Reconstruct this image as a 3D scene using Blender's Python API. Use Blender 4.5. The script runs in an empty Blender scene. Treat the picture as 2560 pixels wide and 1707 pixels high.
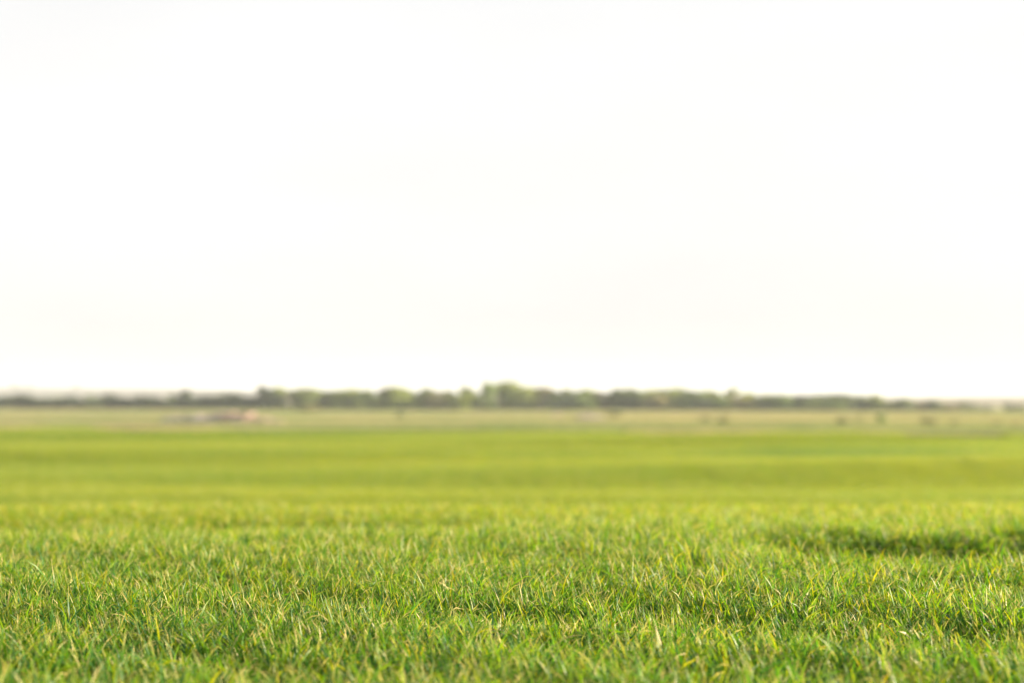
import bpy, math, random
import numpy as np

C = bpy.context.scene
COL = C.collection
rng = np.random.default_rng(7)
random.seed(7)

# ------------------------------------------------------------------ camera numbers
K = 36.0 / 50.0 / 2560.0        # tangent per photo pixel
HOR = 980.0                     # horizon row in the photo (2560 x 1707)
CAM_Z = 1.0

# ------------------------------------------------------------------ terrain
def sst(a, b, x):
    t = np.clip((x - a) / (b - a), 0, 1)
    return t * t * (3 - 2 * t)

_PY = np.array([-3000, -60, 0, 5, 7, 9, 12, 16, 20, 30, 40, 52, 90, 130, 170, 300, 500, 770, 1500, 3000, 4500, 9000.])
_PZ = np.array([-9, .3, .225, .22, .195, .09, -.095, -.44, -.93, -2.1, -2.95, -3.2, -3.22, -3.3, -3.5, -4.8, -6.6, -8.8, -9.2, -9.8, -14., -34.])
def _pchip(x, y, q):
    h = np.diff(x); d = np.diff(y) / h
    m = np.zeros_like(y)
    for i in range(1, len(x) - 1):
        if d[i-1] * d[i] > 0:
            w1 = 2*h[i] + h[i-1]; w2 = h[i] + 2*h[i-1]
            m[i] = (w1 + w2) / (w1/d[i-1] + w2/d[i])
    m[0], m[-1] = d[0], d[-1]
    i = np.clip(np.searchsorted(x, q) - 1, 0, len(x) - 2)
    t = (q - x[i]) / h[i]
    t2, t3 = t*t, t*t*t
    return (2*t3-3*t2+1)*y[i] + (t3-2*t2+t)*h[i]*m[i] + (-2*t3+3*t2)*y[i+1] + (t3-t2)*h[i]*m[i+1]

def zt(x, y):
    x = np.asarray(x, float); y = np.asarray(y, float)
    z = _pchip(_PY, _PZ, y)
    # hollow behind the near rise, left half
    z = z - .10 * np.exp(-((y - 9.0) / 1.3) ** 2) * sst(.8, -1.4, x)
    # worn hollow on the right, 
    z = z - .15 * np.exp(-((y - 6.8 - .10 * (x - 2)) / .62) ** 6) * sst(1.0, 1.9, x) * sst(4.8, 4.0, x)
    # rolling of the valley field
    a = sst(45, 70, y) * sst(190, 150, y)
    z = z + a * (.25 * np.sin(y * .145 + x * .022 + 1.0) + .17 * np.sin(y * .27 - x * .05) + .14 * np.sin(x * .06 + y * .03 + 2.))
    # land falls gently to the right, far away
    z = z - .0025 * x * sst(200, 770, y) * sst(3000, 900, y) * np.clip(1, 0, 1)
    return z

def edge_y(x):                  # far edge of the green crop
    x = np.asarray(x, float)
    return 149.0 - .47 * x + 4.5 * np.sin(x * .11 + .6) + 2.5 * np.sin(x * .31)

def ground_point(u, v):         # where the ray of photo pixel (u, v) meets the land
    dx, dz = (u - 1280) * K, -(v - HOR) * K
    ys = np.geomspace(3, 3000, 6000)
    hit = np.nonzero(CAM_Z + dz * ys < zt(dx * ys, ys))[0]
    hit = hit[ys[hit] > 40]
    y = ys[hit[0]] if len(hit) else 2500.
    return dx * y, y, float(zt(dx * y, y))

def wob(x, y, s, seed):         # smooth value in about -1..1
    r = np.random.default_rng(seed)
    o = np.zeros_like(np.asarray(x, float))
    for k in range(7):
        a = r.uniform(0, math.tau); f = math.tau / s * r.uniform(.6, 1.8)
        o = o + np.sin((x * math.cos(a) + y * math.sin(a)) * f + r.uniform(0, math.tau))
    return o / 3.2

# ------------------------------------------------------------------ mesh helpers
def mesh_np(name, v, f, mats=(), attrs=None, smooth=True):
    v = np.asarray(v, np.float32).reshape(-1, 3); f = np.asarray(f, np.int32)
    me = bpy.data.meshes.new(name)
    me.vertices.add(len(v)); me.vertices.foreach_set('co', v.ravel())
    n = f.shape[1]
    me.loops.add(f.size); me.loops.foreach_set('vertex_index', f.ravel())
    me.polygons.add(len(f))
    me.polygons.foreach_set('loop_start', np.arange(0, f.size, n, dtype=np.int32))
    me.polygons.foreach_set('loop_total', np.full(len(f), n, np.int32))
    if smooth: me.polygons.foreach_set('use_smooth', np.ones(len(f), bool))
    for k, a in (attrs or {}).items():
        a = np.asarray(a, np.float32)
        at = me.attributes.new(k, 'FLOAT_VECTOR' if a.ndim == 2 else 'FLOAT', 'POINT')
        at.data.foreach_set('vector' if a.ndim == 2 else 'value', a.ravel())
    me.update(calc_edges=True)
    for m in mats: me.materials.append(m)
    return me

def link(name, data, parent=None, loc=(0, 0, 0)):
    o = bpy.data.objects.new(name, data); COL.objects.link(o); o.location = loc
    if parent: o.parent = parent
    return o

def tag(o, label=None, cat=None, group=None, kind=None):
    for k, val in (('label', label), ('category', cat), ('group', group), ('kind', kind)):
        if val: o[k] = val
    return o

# ------------------------------------------------------------------ materials
def mat(name):
    m = bpy.data.materials.new(name); m.use_nodes = True
    nt = m.node_tree; nt.nodes.clear()
    out = nt.nodes.new('ShaderNodeOutputMaterial')
    def N(t, **kw):
        n = nt.nodes.new(t)
        for k, val in kw.items():
            if k.startswith('_'): setattr(n, k[1:], val)
            else: n.inputs[k.replace('__', ' ')].default_value = val
        return n
    def L(a, b): nt.links.new(a, b)
    return m, N, L, out

def ramp(N, stops, interp='LINEAR'):
    r = N('ShaderNodeValToRGB'); cr = r.color_ramp; cr.interpolation = interp
    while len(cr.elements) < len(stops): cr.elements.new(.5)
    for e, (p, c) in zip(cr.elements, stops): e.position = p; e.color = (*c, 1)
    return r

def attr(N, name):
    return N('ShaderNodeAttribute', _attribute_name=name)

def mixc(N, L, fac, a, b, mode='MIX'):
    n = N('ShaderNodeMix', _data_type='RGBA', _blend_type=mode)
    for s, val in ((n.inputs[0], fac), (n.inputs[6], a), (n.inputs[7], b)):
        if hasattr(val, 'links'): L(val, s)
        elif isinstance(val, tuple): s.default_value = (*val, 1)
        else: s.default_value = val
    return n.outputs[2]

def pos_noise(N, L, scale, sx=1., sy=1., detail=3.):
    g = N('ShaderNodeNewGeometry'); m = N('ShaderNodeMapping'); m.inputs['Scale'].default_value = (sx, sy, 0)
    L(g.outputs['Position'], m.inputs['Vector'])
    n = N('ShaderNodeTexNoise', Scale=scale, Detail=detail); L(m.outputs[0], n.inputs['Vector'])
    return n.outputs['Fac']

def leaf_shader(N, L, out, col, tcol, rough=.45, spec=.4, trans=.4):
    p = N('ShaderNodeBsdfPrincipled', Roughness=rough); p.inputs['Specular IOR Level'].default_value = spec
    L(col, p.inputs['Base Color'])
    t = N('ShaderNodeBsdfTranslucent'); L(tcol, t.inputs['Color'])
    mx = N('ShaderNodeMixShader', Fac=trans); L(p.outputs[0], mx.inputs[1]); L(t.outputs[0], mx.inputs[2])
    L(mx.outputs[0], out.inputs['Surface'])

def wheat_material():
    m, N, L, out = mat('wheat_leaf')
    rnd = attr(N, 'rnd').outputs['Fac']; t = attr(N, 't').outputs['Fac']; dry = attr(N, 'dry').outputs['Fac']
    base = ramp(N, [(0, (.016, .085, .058)), (.35, (.034, .140, .036)), (.65, (.078, .195, .012)), (1, (.180, .235, .005))])  # teal end paints leaf shade and cool sky sheen into the colour
    L(rnd, base.inputs[0])
    # strips of stronger, greener growth across the field
    nz = pos_noise(N, L, .05, .35, 1., 3.)
    vg = ramp(N, [(.42, (1.0, 1.0, 1.0)), (.62, (.72, .88, 1.05))]); L(nz, vg.inputs[0])
    c = mixc(N, L, 1.0, base.outputs[0], vg.outputs[0], 'MULTIPLY')
    # one lush darker strip in the valley
    g = N('ShaderNodeNewGeometry'); mp = N('ShaderNodeMapping')
    mp.inputs['Location'].default_value = (-24 / 15, -96 / 11, 0); mp.inputs['Scale'].default_value = (1 / 15, 1 / 11, 0)
    ln = N('ShaderNodeVectorMath', _operation='LENGTH'); L(g.outputs['Position'], mp.inputs[0]); L(mp.outputs[0], ln.inputs[0])
    lr = ramp(N, [(.42, (.36, .66, 1.15)), (1, (1., 1., 1.))]); L(ln.outputs['Value'], lr.inputs[0])
    c = mixc(N, L, 1.0, c, lr.outputs[0], 'MULTIPLY')
    # leaves yellow towards the tip; dried cream tips also paint in sunlit flecks
    yr = ramp(N, [(.45, (1., 1., 1.)), (1, (1.7, 1.25, .5))]); L(t, yr.inputs[0])
    c = mixc(N, L, 1.0, c, yr.outputs[0], 'MULTIPLY')
    tipm = N('ShaderNodeMath', _operation='MULTIPLY'); L(dry, tipm.inputs[0])
    tr = ramp(N, [(.62, (0, 0, 0)), (.82, (1, 1, 1))]); L(t, tr.inputs[0]); L(tr.outputs[0], tipm.inputs[1])
    tc = mixc(N, L, 1.0, c, (2.3, 1.85, .15), 'MULTIPLY')
    tc = mixc(N, L, tipm.outputs[0], tc, (.55, .45, .12))
    c = mixc(N, L, tipm.outputs[0], c, (.66, .54, .22))
    leaf_shader(N, L, out, c, tc, .47, .38, .47)
    return m

def meadow_material():
    m, N, L, out = mat('meadow_grass')
    rnd = attr(N, 'rnd').outputs['Fac']
    nz = pos_noise(N, L, .026, .22, 1., 4.)
    b = ramp(N, [(.38, (.14, .20, .08)), (.46, (.21, .265, .12)), (.53, (.29, .31, .165)), (.61, (.36, .29, .20))]); L(nz, b.inputs[0])
    v = ramp(N, [(0, (.75, .75, .75)), (1, (1.2, 1.2, 1.2))]); L(rnd, v.inputs[0])
    c = mixc(N, L, 1.0, b.outputs[0], v.outputs[0], 'MULTIPLY')
    tc = mixc(N, L, 1.0, c, (1.3, 1.2, .8), 'MULTIPLY')
    leaf_shader(N, L, out, c, tc, .7, .2, .4)
    return m

def ground_material():
    m, N, L, out = mat('ground_soil')
    zone = attr(N, 'zone').outputs['Fac']
    n1 = pos_noise(N, L, 9., 1, 1, 5.)
    soil = ramp(N, [(.3, (.055, .050, .024)), (.7, (.10, .085, .045))]); L(n1, soil.inputs[0])
    n2 = pos_noise(N, L, .026, .22, 1., 4.)
    mead = ramp(N, [(.36, (.13, .165, .065)), (.5, (.21, .215, .10)), (.64, (.29, .23, .14))]); L(n2, mead.inputs[0])
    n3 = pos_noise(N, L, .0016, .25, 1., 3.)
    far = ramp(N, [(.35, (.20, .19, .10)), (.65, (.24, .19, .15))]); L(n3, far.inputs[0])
    z1 = ramp(N, [(.2, (0, 0, 0)), (.5, (1, 1, 1))]); L(zone, z1.inputs[0])
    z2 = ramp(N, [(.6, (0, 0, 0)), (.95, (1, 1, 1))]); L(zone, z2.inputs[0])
    c = mixc(N, L, z1.outputs[0], soil.outputs[0], mead.outputs[0])
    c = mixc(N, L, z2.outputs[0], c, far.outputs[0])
    p = N('ShaderNodeBsdfPrincipled', Roughness=.95); p.inputs['Specular IOR Level'].default_value = .15
    L(c, p.inputs['Base Color'])
    bp = N('ShaderNodeBump', Strength=.6, Distance=.05); L(n1, bp.inputs['Height']); L(bp.outputs[0], p.inputs['Normal'])
    L(p.outputs[0], out.inputs['Surface'])
    return m

def crown_material():
    m, N, L, out = mat('tree_foliage')
    oi = N('ShaderNodeObjectInfo'); rnd = attr(N, 'rnd').outputs['Fac']
    v = ramp(N, [(0, (.62, .66, .75)), (.6, (1., 1., 1.)), (1, (1.5, 1.4, 1.05))]); L(rnd, v.inputs[0])
    c = mixc(N, L, 1.0, oi.outputs['Color'], v.outputs[0], 'MULTIPLY')
    tc = mixc(N, L, 1.0, c, (1.5, 1.35, .7), 'MULTIPLY')
    leaf_shader(N, L, out, c, tc, .6, .25, .3)
    return m

def rough_material(name, c1, c2, scale, rough=.9):
    m, N, L, out = mat(name)
    tc = N('ShaderNodeTexCoord'); n = N('ShaderNodeTexNoise', Scale=scale, Detail=5.); L(tc.outputs['Object'], n.inputs['Vector'])
    r = ramp(N, [(.35, c1), (.65, c2)]); L(n.outputs['Fac'], r.inputs[0])
    p = N('ShaderNodeBsdfPrincipled', Roughness=rough); L(r.outputs[0], p.inputs['Base Color'])
    bp = N('ShaderNodeBump', Strength=.5, Distance=.03); L(n.outputs['Fac'], bp.inputs['Height']); L(bp.outputs[0], p.inputs['Normal'])
    L(p.outputs[0], out.inputs['Surface'])
    return m

def stone_material(name, stops):
    m, N, L, out = mat(name)
    r = ramp(N, stops); L(attr(N, 'rnd').outputs['Fac'], r.inputs[0])
    p = N('ShaderNodeBsdfPrincipled', Roughness=.9); L(r.outputs[0], p.inputs['Base Color'])
    L(p.outputs[0], out.inputs['Surface'])
    return m

M_WHEAT = wheat_material(); M_MEADOW = meadow_material(); M_GROUND = ground_material(); M_CROWN = crown_material()
M_BARK = rough_material('bark', (.07, .055, .04), (.16, .13, .10), 3.)
M_HILL = rough_material('hill_fields', (.08, .08, .06), (.12, .095, .09), .004)

# ------------------------------------------------------------------ ground
def graded(lo, hi, fine, grow, lim0):
    out = [0.]; s = fine
    while out[-1] < hi:
        if out[-1] > lim0: s *= grow
        out.append(out[-1] + s)
    p = np.array(out)
    neg = [0.]; s = fine
    while neg[-1] > lo:
        if -neg[-1] > lim0: s *= grow
        neg.append(neg[-1] - s)
    return np.concatenate([np.array(neg[1:])[::-1], p])
gx = graded(-6000, 6000, .4, 1.09, 9)
gy = graded(-600, 9000, .4, 1.03, 20)
X, Y = np.meshgrid(gx, gy)
Z = zt(X, Y)
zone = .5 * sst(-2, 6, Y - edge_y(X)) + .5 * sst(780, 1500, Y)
nx, ny = len(gx), len(gy)
idx = np.arange(nx * ny).reshape(ny, nx)
gf = np.stack([idx[:-1, :-1], idx[:-1, 1:], idx[1:, 1:], idx[1:, :-1]], -1).reshape(-1, 4)
ground = link('ground', mesh_np('ground', np.stack([X, Y, Z], -1), gf, [M_GROUND], {'zone': zone.ravel()}))
tag(ground, 'rolling farmland under the crop and the pale meadow', 'ground', kind='structure')

# far hills: a long low ridge behind the trees on the left, a lower one on the right
def hills():
    xs = np.linspace(-3400, 3400, 240); ys = np.linspace(3300, 4500, 30)
    HX, HY = np.meshgrid(xs, ys)
    u = HX / 3650 / K + 1280
    top = np.interp(u, [-2500, -400, 0, 250, 380, 480, 600, 800, 1000, 2100, 2250, 2480, 2700, 3200, 5000],
                    [970, 962, 965, 966, 967.5, 970, 975, 986, 1000, 1000, 994, 990, 988, 985, 980])
    zr = CAM_Z - (top - HOR) * K * 3650 + .8 * wob(HX, HY, 420, 5)
    b = np.exp(-((HY - 3800) / 330) ** 2)
    HZ = zt(HX, HY) - 2 + np.maximum(zr - zt(HX, HY) + 2, 0) * b
    n0, n1 = len(xs), len(ys); id_ = np.arange(n0 * n1).reshape(n1, n0)
    f = np.stack([id_[:-1, :-1], id_[:-1, 1:], id_[1:, 1:], id_[1:, :-1]], -1).reshape(-1, 4)
    o = link('hills', mesh_np('hills', np.stack([HX, HY, HZ], -1), f, [M_HILL]))
    tag(o, 'pale mauve low hills fading on the skyline behind the trees', 'hills', kind='structure')
    return lambda u_: (u_ - 1280) * K * 3700, np.interp
hills()

# ------------------------------------------------------------------ grass blades
def blades(px, py, pz, az, e0, bend, Ln, Wd, tw0, tw1, S, wmin=.06):
    n = len(px)
    t = np.linspace(0, 1, S + 1)
    tm = (t[:-1] + t[1:]) / 2
    e = e0[:, None] - bend[:, None] * tm[None] ** 1.7
    ds = (Ln / S)[:, None]
    h = np.concatenate([np.zeros((n, 1)), np.cumsum(np.cos(e) * ds, 1)], 1)
    z = np.concatenate([np.zeros((n, 1)), np.cumsum(np.sin(e) * ds, 1)], 1)
    ca, sa = np.cos(az)[:, None], np.sin(az)[:, None]
    cen = np.stack([px[:, None] + h * ca, py[:, None] + h * sa, pz[:, None] + z], -1)
    ev = e0[:, None] - bend[:, None] * t[None] ** 1.7
    side = np.stack([-sa + 0 * ev, ca + 0 * ev, 0 * ev], -1)
    nrm = np.stack([-np.sin(ev) * ca, -np.sin(ev) * sa, np.cos(ev)], -1)
    tw = tw0[:, None] + (tw1 - tw0)[:, None] * t[None]
    sd = side * np.cos(tw)[..., None] + nrm * np.sin(tw)[..., None]
    w = np.minimum(.55 + 1.6 * t, 1.0) * np.maximum(1 - t ** 2.6, wmin)
    off = sd * (Wd[:, None] * w[None] * .5)[..., None]
    V = np.stack([cen - off, cen + off], 2)                      # n, S+1, 2, 3
    base = (np.arange(n) * (S + 1) * 2)[:, None]
    k = np.arange(S)[None] * 2
    F = np.stack([base + k, base + k + 1, base + k + 3, base + k + 2], -1).reshape(-1, 4)
    T = np.broadcast_to(t[None, :, None], (n, S + 1, 2)).ravel()
    return V.reshape(-1, 3), F, T

def wheat_blades(x, y, z, hf, S, wscale=1., lscale=1., yellow=0.):
    """three leaves per shoot"""
    r = rng; per = 3; N_ = len(x) * per
    X_ = np.repeat(x, per) + r.normal(0, .010, N_); Y_ = np.repeat(y, per) + r.normal(0, .010, N_)
    Zb = np.repeat(z, per) - .01; H = np.repeat(hf, per)
    q = r.random(N_)
    up = q < .60
    az = np.where(up, r.normal(2.9, .95, N_), np.where(q < .78, r.normal(-.2, .6, N_), r.uniform(0, math.tau, N_)))
    e0 = np.radians(np.clip(np.where(up, r.normal(78, 7, N_), r.normal(81, 7, N_)), 45, 90))
    bend = np.radians(np.where(up, np.clip(r.gamma(1.8, 17, N_), 3, 100), np.clip(r.gamma(2.6, 34, N_), 8, 190)))
    Ln = np.clip(np.where(up, r.normal(.100, .023, N_), r.normal(.118, .026, N_)), .045, .19) * H * lscale
    Wd = np.clip(r.normal(.0069, .0014, N_), .004, .0100) * wscale
    tw0 = r.normal(0, .8, N_); tw1 = tw0 + r.normal(0, 1.4, N_)
    V, F, T = blades(X_, Y_, Zb, az, e0, bend, Ln, Wd, tw0, tw1, S)
    rep = (S + 1) * 2
    rnd = np.clip(r.normal(.5 + yellow, .24, N_), 0, 1)
    d = r.random(N_)
    dry = np.where(d < .17, r.uniform(.6, 1., N_), np.where(d < .4, r.uniform(.1, .5, N_), 0))  # per leaf: how much painted sunlit cream its tip gets
    return V, F, T, np.repeat(rnd, rep), np.repeat(dry, rep)

def crop_height(x, y):
    h = 1 + .09 * wob(x, y, 1.1, 11) + .14 * wob(x, y, .36, 12)
    # the worn hollow on the right and the thinner spot in the middle
    yc = 6.8 + .10 * (x - 2)
    h = h * (1 - .85 * np.exp(-((y - yc) / .55) ** 6) * sst(.9, 1.9, x) * sst(4.6, 3.9, x))
    h = h * (1 - .30 * np.exp(-((y - 4.45) / .25) ** 4 - ((x - .25) / .5) ** 4))
    h = h * (1 - .22 * np.exp(-((y - 4.1) / .25) ** 4 - ((x - 1.1) / .4) ** 4))
    return np.clip(h, .15, 1.5)

NEAR = 10.0
def near_cell(i, j):           # one-metre cells that carry individually grown crop
    x, y = i + .5, j + .5
    return 2 <= j < NEAR and abs(x) < .36 * (y + .5) + 1.3
cells = [(i, j) for j in range(-6, 26) for i in range(-30, 30) if abs(i + .5) < .36 * max(j, 0) + 9]
near = [c for c in cells if near_cell(*c)]
mid = [c for c in cells if not near_cell(*c) and c[1] < 25]

def near_crop():
    xs, ys = [], []
    for i, j in near:
        n = int(np.interp(j, [2, 5, 10], [3500, 3400, 2400]))
        xs.append(i + rng.random(n)); ys.append(j + rng.random(n))
    x = np.concatenate(xs); y = np.concatenate(ys)
    z = zt(x, y)
    h = crop_height(x, y) * rng.normal(1, .1, len(x))
    keep = rng.random(len(x)) < np.clip(h * 1.5, .3, 1)
    return wheat_blades(x[keep], y[keep], z[keep], h[keep], 5, yellow=np.repeat(np.interp(y[keep], [4, 10], [-.05, .10]), 3))

def tile_object(name, size, n, S, wscale, lscale, yellow):
    x = rng.random(n) * size - size / 2; y = rng.random(n) * size - size / 2
    h = (1 + .13 * wob(x, y, size * .6, 21) + .08 * wob(x, y, .5, 22)) * rng.normal(1, .1, n)
    V, F, T, R, D = wheat_blades(x, y, 0 * x, h, S, wscale, lscale, yellow)
    return bpy.data.objects.new(name, mesh_np(name, V, F, [M_WHEAT], {'t': T, 'rnd': R, 'dry': D}))

def slope_rot(x, y, s):
    zx = (zt(x + s, y) - zt(x - s, y)) / (2 * s); zy = (zt(x, y + s) - zt(x, y - s)) / (2 * s)
    return np.stack([np.arctan(zy), -np.arctan(zx), np.zeros_like(x)], -1)

def gn_tiles(o, tiles):
    """instance tile k on every loose point whose 'tile' attribute is k; keep the rest of the mesh"""
    g = bpy.data.node_groups.new(o.name + '_spread', 'GeometryNodeTree')
    g.interface.new_socket('Geometry', in_out='INPUT', socket_type='NodeSocketGeometry')
    g.interface.new_socket('Geometry', in_out='OUTPUT', socket_type='NodeSocketGeometry')
    nd, lk = g.nodes, g.links
    gi, go = nd.new('NodeGroupInput'), nd.new('NodeGroupOutput')
    def named(n, t):
        a = nd.new('GeometryNodeInputNamedAttribute'); a.data_type = t; a.inputs['Name'].default_value = n
        return a.outputs[0]
    join = nd.new('GeometryNodeJoinGeometry')
    cur = gi.outputs[0]
    tl = named('tile', 'FLOAT')
    for k, t in enumerate(tiles, 1):
        cmp_ = nd.new('FunctionNodeCompare'); cmp_.data_type = 'FLOAT'; cmp_.operation = 'EQUAL'
        lk.new(tl, cmp_.inputs[0]); cmp_.inputs[1].default_value = float(k); cmp_.inputs['Epsilon'].default_value = .1
        sep = nd.new('GeometryNodeSeparateGeometry'); sep.domain = 'POINT'
        lk.new(cur, sep.inputs[0]); lk.new(cmp_.outputs[0], sep.inputs[1])
        cur = sep.outputs[1]
        oi = nd.new('GeometryNodeObjectInfo'); oi.inputs[0].default_value = t
        ip = nd.new('GeometryNodeInstanceOnPoints')
        lk.new(sep.outputs[0], ip.inputs['Points']); lk.new(oi.outputs['Geometry'], ip.inputs['Instance'])
        rot = nd.new('FunctionNodeRotateRotation'); rot.rotation_space = 'LOCAL'
        e1 = nd.new('FunctionNodeEulerToRotation'); lk.new(named('rot', 'FLOAT_VECTOR'), e1.inputs[0])
        e2 = nd.new('FunctionNodeEulerToRotation'); lk.new(named('spin', 'FLOAT_VECTOR'), e2.inputs[0])
        lk.new(e1.outputs[0], rot.inputs[0]); lk.new(e2.outputs[0], rot.inputs[1])
        lk.new(rot.outputs[0], ip.inputs['Rotation'])
        lk.new(named('size', 'FLOAT_VECTOR'), ip.inputs['Scale'])
        lk.new(ip.outputs[0], join.inputs[0])
    lk.new(cur, join.inputs[0])
    lk.new(join.outputs[0], go.inputs[0])
    md = o.modifiers.new('spread', 'NODES'); md.node_group = g

def spots(tile_ids, x, y, s, hvar=.12):
    n = len(x)
    spin = np.stack([0 * x, 0 * x, rng.integers(0, 4, n) * math.pi / 2], -1)
    size = np.stack([np.ones(n), np.ones(n), np.clip(rng.normal(1, hvar, n), .6, 1.4)], -1)
    P = np.stack([x, y, zt(x, y)], -1)
    return P, dict(tile=tile_ids.astype(float), rot=slope_rot(x, y, s), spin=spin, size=size)

def wheat_field():
    V, F, T, R, D = near_crop()
    mx = np.array([c[0] + .5 for c in mid]); my = np.array([c[1] + .5 for c in mid])
    fx, fy = [], []
    for y in np.arange(26.5, 236, 3):
        for x in np.arange(-150, 150, 3):
            if abs(x) < .36 * y + 50 and y < edge_y(x) - 1.5: fx.append(x); fy.append(y)
    fx, fy = np.array(fx), np.array(fy)
    P1, a1 = spots(rng.integers(1, 4, len(mx)), mx, my, .5, .05)
    P2, a2 = spots(rng.integers(4, 6, len(fx)), fx, fy, 1.5, .08)
    n0 = len(V)
    AT = {'t': np.concatenate([T, np.zeros(len(P1) + len(P2))]),
          'rnd': np.concatenate([R, np.zeros(len(P1) + len(P2))]),
          'dry': np.concatenate([D, np.zeros(len(P1) + len(P2))])}
    for k in a1:
        z0 = np.zeros((n0,) + a1[k].shape[1:])
        AT[k] = np.concatenate([z0, a1[k], a2[k]])
    o = link('wheat', mesh_np('wheat', np.concatenate([V, P1, P2]), F, [M_WHEAT], AT))
    tiles = [tile_object('wheat_patch', 1., 2300, 4, 1.25, 1.1, .14) for _ in range(3)] + \
            [tile_object('wheat_patch', 3., 3600, 3, 2.7, 1.5, .20) for _ in range(2)]
    gn_tiles(o, tiles)
    tag(o, 'young green wheat covering the near rise and the valley field', 'wheat', kind='stuff')
wheat_field()

def meadow():
    S = 8.
    def tile(n):
        x = rng.random(n) * S - S / 2; y = rng.random(n) * S - S / 2
        V, F, T = blades(x, y, 0 * x - .02, rng.uniform(0, math.tau, n), np.radians(rng.uniform(55, 90, n)), np.radians(rng.uniform(5, 90, n)),
                         rng.uniform(.2, .55, n), rng.uniform(.05, .12, n), rng.normal(0, .8, n), rng.normal(0, .8, n), 2)
        R = np.repeat(rng.random(n), 6)
        return bpy.data.objects.new('meadow_patch', mesh_np('meadow_patch', V, F, [M_MEADOW], {'t': T, 'rnd': R}))
    fx, fy = [], []
    for y in np.arange(84, 860, S):
        for x in np.arange(-440, 444, S):
            if abs(x) < .36 * y + 90 and y > edge_y(x) + 3: fx.append(x); fy.append(y)
    fx, fy = np.array(fx), np.array(fy)
    P, a = spots(rng.integers(1, 3, len(fx)), fx, fy, 4., .15)
    me = mesh_np('meadow_grass', P, np.zeros((0, 4), np.int32), [M_MEADOW], a)
    o = link('meadow_grass', me)
    gn_tiles(o, [tile(900), tile(900)])
    tag(o, 'pale dry meadow grass between the green crop and the trees', 'grass', kind='stuff')
meadow()

# ------------------------------------------------------------------ trees
def tube(path, rad, sides=7):
    path = np.array(path, float); n = len(path)
    V = []
    for i in range(n):
        d = path[min(i + 1, n - 1)] - path[max(i - 1, 0)]; d /= np.linalg.norm(d)
        a = np.cross(d, (1, 0, 0) if abs(d[0]) < .9 else (0, 1, 0)); a /= np.linalg.norm(a); b = np.cross(d, a)
        for k in range(sides):
            th = math.tau * k / sides
            V.append(path[i] + rad[i] * (a * math.cos(th) + b * math.sin(th)))
    F = [(i * sides + k, i * sides + (k + 1) % sides, (i + 1) * sides + (k + 1) % sides, (i + 1) * sides + k)
         for i in range(n - 1) for k in range(sides)]
    return np.array(V), np.array(F)

def trunk_mesh(r, h, limbs, rad):
    Vs, Fs, o = [], [], 0
    def add(p, q):
        nonlocal o
        v, f = tube(p, q); Vs.append(v); Fs.append(f + o); o += len(v)
    top = (r.normal(0, .03), r.normal(0, .03), h)
    add([(0, 0, -.03), (r.normal(0, .01), r.normal(0, .01), h * .4), top], [rad * 1.3, rad * .8, rad * .25])
    for _ in range(limbs):
        a = r.uniform(0, math.tau); z0 = h * r.uniform(.25, .8); l = r.uniform(.18, .34)
        c, s = math.cos(a), math.sin(a)
        add([(0, 0, z0), (c * l * .5, s * l * .5, z0 + l * .35), (c * l, s * l, z0 + l * .9)], [rad * .5, rad * .32, rad * .1])
    return mesh_np('trunk', np.concatenate(Vs), np.concatenate(Fs), [M_BARK])

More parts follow.
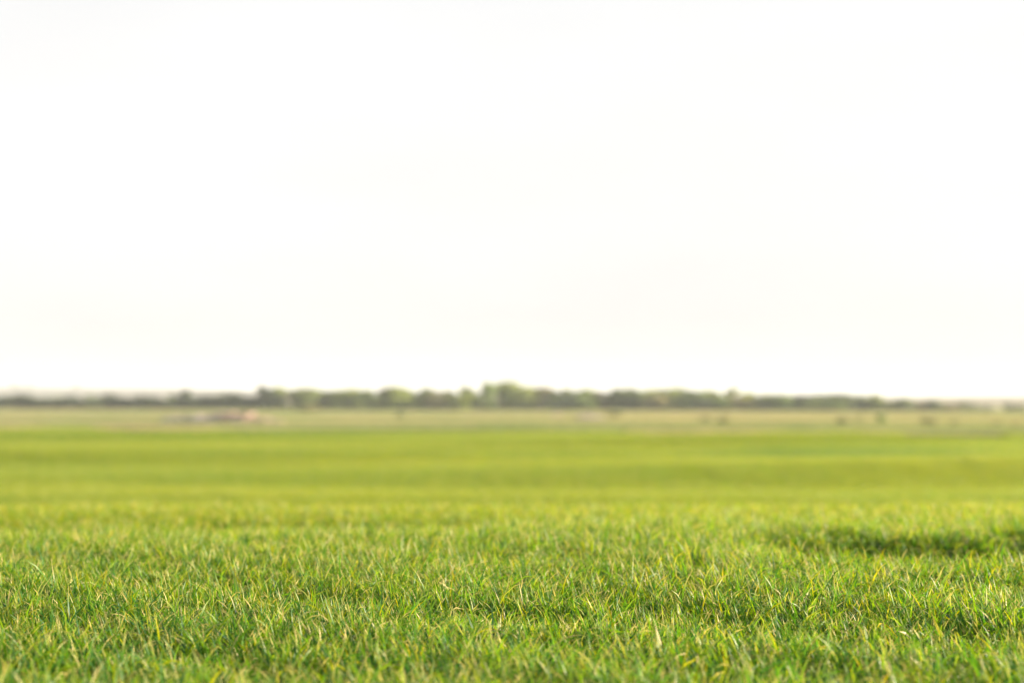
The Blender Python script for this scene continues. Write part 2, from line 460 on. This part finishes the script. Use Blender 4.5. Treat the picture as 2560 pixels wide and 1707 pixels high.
def crown_mesh(seed, kind):
    """crown of many leaf clumps in a unit-high box (z 0..1, radius about .5)"""
    r = np.random.default_rng(seed)
    P, NR, SZ, RN = [], [], [], []
    nl = {'broad': 24, 'oval': 18, 'bush': 15, 'thin': 13}[kind]
    for k in range(nl + 4):
        if kind == 'broad':
            zc = r.uniform(.06, .84); rr = .40 * math.sqrt(max(.05, 1 - ((zc - .42) / .55) ** 2))
        elif kind == 'oval':
            zc = r.uniform(.08, .86); rr = .30 * math.sqrt(max(.05, 1 - ((zc - .45) / .55) ** 2))
        elif kind == 'bush':
            zc = r.uniform(.05, .70); rr = .40 * math.sqrt(max(.05, 1 - (zc / .9) ** 2))
        else:
            zc = r.uniform(.22, .88); rr = .30
        a = r.uniform(0, math.tau); q = rr * math.sqrt(r.random())
        c = np.array([q * math.cos(a), q * math.sin(a), zc])
        if k >= nl and kind != 'thin': c = np.array([0, 0, {'broad': .74, 'oval': .76, 'bush': .6}[kind] * (k - nl + .5) / 4])
        R = r.uniform(.13, .21) * (1 if kind != 'thin' else .8)
        n = int(r.uniform(90, 150) * (1 if kind != 'thin' else .55))
        d = r.normal(0, 1, (n, 3)); d /= np.linalg.norm(d, axis=1)[:, None]
        rad = R * r.uniform(.45, 1.08, n)[:, None]
        p = c + d * rad * np.array([1, 1, .8])
        P.append(p); NR.append(d + r.normal(0, .5, (n, 3))); SZ.append(r.uniform(.022, .055, n)); RN.append(np.clip(r.normal(.5, .2, n) + r.normal(0, .12), 0, 1))
    P = np.concatenate(P); NR = np.concatenate(NR); SZ = np.concatenate(SZ); RN = np.concatenate(RN)
    P[:, 2] = np.clip(P[:, 2], .015, 1.02)
    NR /= np.linalg.norm(NR, axis=1)[:, None]
    h = np.where(np.abs(NR[:, 2:]) < .9, [[0, 0, 1.]], [[1., 0, 0]])
    a = np.cross(NR, h); a /= np.linalg.norm(a, axis=1)[:, None]; b = np.cross(NR, a)
    th = r.uniform(0, math.tau, len(P))[:, None]
    a, b = a * np.cos(th) + b * np.sin(th), b * np.cos(th) - a * np.sin(th)
    s = SZ[:, None]
    q = np.stack([P - a * s, P - b * s * .7 + NR * s * .2, P + a * s, P + b * s * .7 - NR * s * .2], 1)
    F = np.arange(len(P) * 4).reshape(-1, 4)
    return mesh_np('crown', q, F, [M_CROWN], {'rnd': np.repeat(RN, 4)}, smooth=False)

CROWNS = {k: [crown_mesh(100 * i + j, k) for j in range(4)] for i, k in enumerate(('broad', 'oval', 'bush', 'thin'))}
TRUNKS = {k: [trunk_mesh(np.random.default_rng(j + 50), h, n, r) for j in range(3)]
          for k, (h, n, r) in {'broad': (.62, 6, .035), 'oval': (.7, 5, .03), 'bush': (.35, 5, .02), 'thin': (.8, 6, .022)}.items()}
TINT = {'dark green': (.064, .098, .060), 'grey-green': (.16, .215, .125), 'olive': (.245, .31, .10),
        'yellow-green': (.29, .36, .095), 'brownish': (.25, .25, .145), 'mid green': (.18, .26, .09)}

def tree(name, x, y, z, h, w, kind, tint, label, cat, group=None):
    e = tag(link(name, None, loc=(x, y, z)), label, cat, group)
    e.rotation_euler.z = random.uniform(0, math.tau)
    cr = link('crown', random.choice(CROWNS[kind]), e); cr.scale = (w, w, h)
    c = TINT[tint]; j = random.uniform(.9, 1.1)
    cr.color = (c[0] * j, c[1] * j, c[2] * random.uniform(.9, 1.1), 1)
    tk = link('trunk' if kind != 'bush' else 'stem', random.choice(TRUNKS[kind]), e); tk.scale = (w, w, h)
    return e

ORD = 'first second third fourth fifth sixth seventh eighth ninth tenth eleventh twelfth thirteenth fourteenth fifteenth sixteenth seventeenth eighteenth nineteenth twentieth twenty-first twenty-second twenty-third twenty-fourth twenty-fifth twenty-sixth'.split()
BELT_Y = 770.
def belt_tree(u, top, wpx, kind, tint, label, cat='tree', group='trees of the belt along the meadow', dy=0., name='tree'):
    y = BELT_Y + dy; x = (u - 1280) * K * y; z = float(zt(x, y))
    h = 1.12 * (CAM_Z - (top - HOR) * K * y - z)
    tree(name, x, y, z - .1, h + .1, wpx * 1.2 * K * y / .84, kind, tint, label, cat, group)

def interp_belt(u0, u1, n, tops, widths, kinds, tints, text, first=1):
    us = np.linspace(u0, u1, n)
    for k, u in enumerate(us):
        tint = tints[k % len(tints)]; kind = kinds[k % len(kinds)]
        top = np.interp(u, *tops) + random.uniform(-3, 3)
        word = {'broad': 'broad', 'oval': 'upright', 'bush': 'bushy', 'thin': 'sparse'}[kind]
        belt_tree(u + random.uniform(-5, 5), top, random.uniform(*widths), kind, tint, text.format(tint=tint, word=word, o=ORD[k]), dy=random.uniform(-14, 14))

interp_belt(-22, 632, 26, ([-30, 120, 250, 330, 420, 520, 610], [985, 990, 990, 988, 990, 988, 987]), (50, 66), ('broad', 'bush', 'broad', 'oval'),
            ('dark green', 'dark green', 'grey-green', 'dark green'), '{o} {tint} {word} low tree of the dark left row, counted from the left edge')
belt_tree(459, 978, 36, 'oval', 'dark green', 'dark upright tree peaking above the low dark left row', dy=-6)
belt_tree(662, 966, 60, 'broad', 'dark green', 'tall dark green tree ending the dark left row, paired with a browner one', dy=-10)
belt_tree(703, 967, 50, 'broad', 'olive', 'tall olive tree touching the right side of the tall dark green one', dy=4)
belt_tree(735, 981, 44, 'thin', 'brownish', 'sparse brownish tree at the right foot of the tall olive and dark pair')
interp_belt(762, 1178, 16, ([770, 850, 960, 1010, 1060, 1120, 1180], [974, 975, 971, 971, 975, 976, 973]), (52, 70), ('broad', 'broad', 'bush', 'oval'),
            ('olive', 'mid green', 'brownish', 'olive', 'yellow-green'), '{o} {tint} {word} tree right of the tall dark and olive pair')
belt_tree(1226, 957, 56, 'broad', 'mid green', 'left peak of the tall central clump, mid green with a rounded top', dy=-8)
belt_tree(1268, 957, 60, 'broad', 'olive', 'highest olive crown in the middle of the tall central clump', dy=2)
belt_tree(1306, 964, 54, 'broad', 'olive', 'right shoulder of the tall central clump, a lower olive crown', dy=6)
belt_tree(1196, 976, 50, 'bush', 'grey-green', 'grey-green bushy tree leaning on the left side of the tall central clump', dy=-12)
interp_belt(1340, 1700, 14, ([1340, 1380, 1450, 1560, 1640, 1700], [968, 973, 975, 974, 972, 974]), (54, 70), ('broad', 'oval', 'broad', 'bush'),
            ('yellow-green', 'brownish', 'olive', 'grey-green', 'mid green'), '{o} {tint} {word} tree right of the tall central clump')
belt_tree(1733, 976, 56, 'broad', 'mid green', 'mid green tree opening the raised group right of centre', dy=-8)
belt_tree(1778, 974, 58, 'broad', 'yellow-green', 'tallest yellow-green tree of the raised group right of centre', dy=3)
belt_tree(1757, 983, 60, 'bush', 'grey-green', 'low grey-green bushy tree filling the foot of the raised group', dy=-12)
belt_tree(1806, 983, 60, 'bush', 'mid green', 'low mid green bushy tree between the tall yellow-green and the narrow pointed one', dy=-11)
belt_tree(1850, 984, 60, 'bush', 'brownish', 'low brownish bushy tree between the two narrow trees of the raised group', dy=-10)
belt_tree(1828, 974, 40, 'oval', 'olive', 'narrow pointed olive tree just right of the tall yellow-green one', dy=-3)
belt_tree(1868, 978, 42, 'oval', 'yellow-green', 'narrow yellow-green tree closing the raised group on its right', dy=5)
interp_belt(1892, 2182, 12, ([1900, 1950, 1990, 2060, 2120, 2180], [984, 989, 989, 989, 987, 990]), (52, 66), ('broad', 'bush', 'broad', 'bush'),
            ('olive', 'grey-green', 'mid green', 'grey-green', 'dark green'), '{o} {tint} {word} tree of the lower right stretch past the raised group')
belt_tree(2196, 989, 40, 'oval', 'olive', 'small olive tree pointing up at the right end of the belt')
interp_belt(2216, 2404, 9, ([2220, 2260, 2330, 2400], [994, 995, 1000, 1006]), (34, 44), ('bush', 'bush', 'broad'),
            ('olive', 'brownish', 'grey-green'), '{o} small {tint} {word} tree after the right end of the tall belt')
for k, (u, top) in enumerate([(2428, 1006), (2462, 1010), (2524, 1003), (2552, 1008)]):
    belt_tree(u, top, 26, 'bush', 'grey-green', ORD[k] + ' isolated grey-green shrub beyond the thin right end of the belt', 'shrub', 'isolated shrubs right of the belt', name='shrub')

# trees on the far left ridge
for u, top, lab in [(40, 961, 'wide hazy tree clump on the far left ridge, nearest the picture edge'), (72, 961, 'slim hazy tree on the far left ridge, second from the edge'),
                    (190, 962, 'lone hazy tree on the far left ridge, right of two others')]:
    y = 3720.; x = (u - 1280) * K * y
    z = CAM_Z - (966 - HOR) * K * y - 1
    tree('ridge_tree', x, y, z, (967 - top) * K * y + 3, 20 if u != 40 else 34, 'broad', 'grey-green', lab, 'tree', 'hazy trees on the far ridge')

# bushes scattered over the meadow
for u, v, hpx, wpx, tint, lab in [
    (1535, 1042, 15, 34, 'mid green', 'green round bush standing alone in the pale meadow right of centre'),
    (2203, 1056, 24, 24, 'mid green', 'upright green bush, tallest on the right side of the meadow'),
    (2322, 1064, 22, 40, 'brownish', 'wide brownish bush right of the upright green one'),
    (2104, 1060, 17, 26, 'dark green', 'low dark bush at the left of the upright green one'),
    (2146, 1054, 14, 24, 'brownish', 'small brown bush between the low dark and the upright green bush'),
    (2385, 1062, 13, 22, 'brownish', 'small brownish bush after the wide brownish one'),
    (2488, 1064, 12, 32, 'grey-green', 'flat grey-green bush near the right edge of the meadow'),
    (2540, 1068, 14, 24, 'brownish', 'brownish bush at the very right edge of the meadow'),
    (1764, 1054, 14, 26, 'dark green', 'faint green bush below the raised group of trees'),
    (1808, 1059, 16, 30, 'brownish', 'faint brownish bush just right of the faint green one'),
    (1002, 1044, 16, 18, 'grey-green', 'small greyish bush in the meadow left of the tall central clump'),
    (772, 1030, 20, 46, 'brownish', 'brown thicket at the foot of the belt, right of the tall pair'),
]:
    x, y, z = ground_point(u, v)
    tree('bush', x, y, z - .05, 1.2 * hpx * K * y, 1.2 * wpx * K * y / .84, 'bush', tint, lab, 'bush', 'bushes scattered over the pale meadow')

# ------------------------------------------------------------------ rubble heaps
def chunks(n, length, height, depth, profile, seed, size):
    r = np.random.default_rng(seed)
    cube = np.array([(a, b, c) for a in (-1, 1) for b in (-1, 1) for c in (-1, 1)], float)
    cf = np.array([(0, 1, 3, 2), (4, 6, 7, 5), (0, 4, 5, 1), (2, 3, 7, 6), (0, 2, 6, 4), (1, 5, 7, 3)])
    V, F, R = [], [], []
    for k in range(n):
        x = r.uniform(-.5, .5); yy = r.normal(0, .28)
        top = height * np.interp(x, *profile) * max(.1, 1 - (yy / .6) ** 2)
        z = r.uniform(-.05, 1) * top
        s = r.uniform(.5, 1.4) * size * np.array([r.uniform(.7, 1.6), r.uniform(.7, 1.4), r.uniform(.4, .9)])
        q = cube * s * r.uniform(.7, 1.1, (8, 3))
        a, b, c = r.uniform(0, math.tau), r.normal(0, .4), r.normal(0, .4)
        ca, sa, cb, sb, cc, sc = math.cos(a), math.sin(a), math.cos(b), math.sin(b), math.cos(c), math.sin(c)
        Rm = np.array([[ca, -sa, 0], [sa, ca, 0], [0, 0, 1]]) @ np.array([[1, 0, 0], [0, cb, -sb], [0, sb, cb]]) @ np.array([[cc, 0, sc], [0, 1, 0], [-sc, 0, cc]])
        V.append(q @ Rm.T + (x * length, yy * depth, z)); F.append(cf + 8 * k); R.append(np.full(8, r.random()))
    gx_, gy_ = np.meshgrid(np.linspace(-.52, .52, 40), np.linspace(-.62, .62, 11))
    hz = .8 * height * np.interp(gx_, *profile) * np.maximum(0, 1 - (gy_ / .6) ** 2) * (1 - .9 * (np.abs(gx_) > .5)) - .1
    i_ = np.arange(440).reshape(11, 40)
    F.append(np.stack([i_[:-1, :-1], i_[:-1, 1:], i_[1:, 1:], i_[1:, :-1]], -1).reshape(-1, 4) + 8 * n)
    V.append(np.stack([gx_ * length, gy_ * depth, hz], -1).reshape(-1, 3)); R.append(r.random(440))
    return np.concatenate(V), np.concatenate(F), np.concatenate(R)

M_GREY = stone_material('grey_rubble', [(0, (.25, .21, .21)), (.5, (.35, .28, .28)), (1, (.43, .36, .34))])
M_RED = stone_material('red_rubble', [(0, (.24, .175, .15)), (.5, (.33, .235, .195)), (1, (.40, .305, .26))])
x0, y0, z0 = ground_point(545, 1057)
heap = tag(link('rubble_heap', None, loc=(x0, y0, z0)), 'long low heap of grey and reddish rubble at the left edge of the green crop', 'rubble heap')
px = K * y0
v, f, rr = chunks(420, 215 * px, 24 * px, 5., ([-.5, -.3, -.1, .1, .3, .42, .5], [.35, .5, .62, .75, .95, 1., .6]), 3, .36)
link('grey_rubble', mesh_np('grey_rubble', v, f, [M_GREY], {'rnd': rr}, False), heap, (-25 * px, 0, 0))
v, f, rr = chunks(260, 150 * px, 25 * px, 4., ([-.5, -.3, -.05, .05, .2, .5], [.8, 1., .95, .6, .4, .12]), 4, .32)
link('red_rubble', mesh_np('red_rubble', v, f, [M_RED], {'rnd': rr}, False), heap, (92 * px, -1.6, 0))
for u, v_, wd, ht, m, lab, sd in [(1474, 1050, 76, 10, M_GREY, 'low mauve-grey stone heap in the meadow left of the round green bush', 8),
                                 (1392, 1042, 26, 7, M_RED, 'tiny reddish stone heap in the meadow left of the mauve-grey one', 9)]:
    x, y, z = ground_point(u, v_)
    p = K * y
    a, b, c = chunks(int(wd * 1.6), wd * p, ht * p, 5., ([-.5, -.2, .2, .5], [.3, 1., .9, .3]), sd, .3)
    o = link('stone_heap', mesh_np('stone_heap', a, b, [m], {'rnd': c}, False), None, (x, y, z))
    tag(o, lab, 'stone heap')

# ------------------------------------------------------------------ air
def haze():
    m, N, L, out = mat('haze_air')
    pv = N('ShaderNodeVolumePrincipled', Density=.00013, Anisotropy=.0)
    pv.inputs['Color'].default_value = (.84, .91, .97, 1)
    L(pv.outputs[0], out.inputs['Volume'])
    x0, x1, y0, y1, z0, z1 = -6200, 6200, -640, 9100, -60, 40
    v = [(x, y, z) for x in (x0, x1) for y in (y0, y1) for z in (z0, z1)]
    f = [(0, 1, 3, 2), (4, 6, 7, 5), (0, 4, 5, 1), (2, 3, 7, 6), (0, 2, 6, 4), (1, 5, 7, 3)]
    o = link('haze', mesh_np('haze', v, f, [m], smooth=False))
    tag(o, 'thin pale evening haze over the whole plain', 'haze', kind='stuff')
haze()

# ------------------------------------------------------------------ light
SUN_AZ, SUN_EL = math.radians(84), math.radians(11)
w = bpy.data.worlds.new('World'); C.world = w; w.use_nodes = True
nt = w.node_tree; bg = nt.nodes['Background']
sky = nt.nodes.new('ShaderNodeTexSky'); sky.sky_type = 'NISHITA'; sky.sun_disc = False
sky.sun_elevation = SUN_EL; sky.sun_rotation = SUN_AZ
sky.air_density = 1.0; sky.dust_density = 6.0; sky.ozone_density = .6
# thin high cloud veil greys the blue out, unevenly
tcw = nt.nodes.new('ShaderNodeTexCoord'); mp = nt.nodes.new('ShaderNodeMapping'); mp.inputs['Scale'].default_value = (1.2, 1.2, 4.)
nz = nt.nodes.new('ShaderNodeTexNoise'); nz.inputs['Scale'].default_value = 1.6; nz.inputs['Detail'].default_value = 4
nt.links.new(tcw.outputs['Generated'], mp.inputs[0]); nt.links.new(mp.outputs[0], nz.inputs['Vector'])
hs = nt.nodes.new('ShaderNodeHueSaturation'); hs.inputs['Saturation'].default_value = .35
nt.links.new(sky.outputs[0], hs.inputs['Color'])
mr = nt.nodes.new('ShaderNodeMapRange'); mr.inputs[3].default_value = .65; mr.inputs[4].default_value = .95
nt.links.new(nz.outputs['Fac'], mr.inputs[0])
mxw = nt.nodes.new('ShaderNodeMix'); mxw.data_type = 'RGBA'
sx = nt.nodes.new('ShaderNodeSeparateXYZ'); nt.links.new(tcw.outputs['Generated'], sx.inputs[0])
vr = nt.nodes.new('ShaderNodeValToRGB')          # the veil is warmer near the horizon, cooler overhead
vr.color_ramp.elements[0].position = .0; vr.color_ramp.elements[0].color = (.665, .632, .612, 1)
vr.color_ramp.elements[1].position = .30; vr.color_ramp.elements[1].color = (.637, .638, .637, 1)
vm = nt.nodes.new('ShaderNodeVectorMath'); vm.operation = 'SCALE'; vm.inputs['Scale'].default_value = 10.
nt.links.new(sx.outputs['Z'], vr.inputs[0]); nt.links.new(vr.outputs[0], vm.inputs[0]); nt.links.new(vm.outputs[0], mxw.inputs[7])
nt.links.new(mr.outputs[0], mxw.inputs[0]); nt.links.new(hs.outputs[0], mxw.inputs[6]); nt.links.new(mxw.outputs[2], bg.inputs['Color'])
bg.inputs['Strength'].default_value = .05

sl = bpy.data.lights.new('sun', 'SUN'); sl.energy = 5.0; sl.angle = math.radians(.6); sl.color = (1.0, .82, .58)
so = bpy.data.objects.new('sun', sl); COL.objects.link(so); so.location = (40, 20, 30)
from mathutils import Vector
d = Vector((math.sin(SUN_AZ) * math.cos(SUN_EL), math.cos(SUN_AZ) * math.cos(SUN_EL), math.sin(SUN_EL)))
so.rotation_euler = d.to_track_quat('Z', 'Y').to_euler()

# ------------------------------------------------------------------ camera
cd = bpy.data.cameras.new('camera'); cam = bpy.data.objects.new('camera', cd); COL.objects.link(cam)
cam.location = (0, 0, CAM_Z)
cam.rotation_euler = (math.radians(90) + math.atan((HOR - 853.5) * K), 0, 0)
cd.lens = 50; cd.sensor_width = 36; cd.clip_start = .05; cd.clip_end = 20000
cd.dof.use_dof = True; cd.dof.focus_distance = 4.6; cd.dof.aperture_fstop = 1.3
C.camera = cam

C.render.engine = 'CYCLES'
cy = C.cycles
cy.use_denoising = True
cy.max_bounces = 6; cy.diffuse_bounces = 6; cy.glossy_bounces = 2; cy.transmission_bounces = 4; cy.volume_bounces = 1
cy.sample_clamp_indirect = 8.
C.view_settings.view_transform = 'Standard'; C.view_settings.look = 'None'
C.view_settings.exposure = 1.86; C.view_settings.gamma = 1
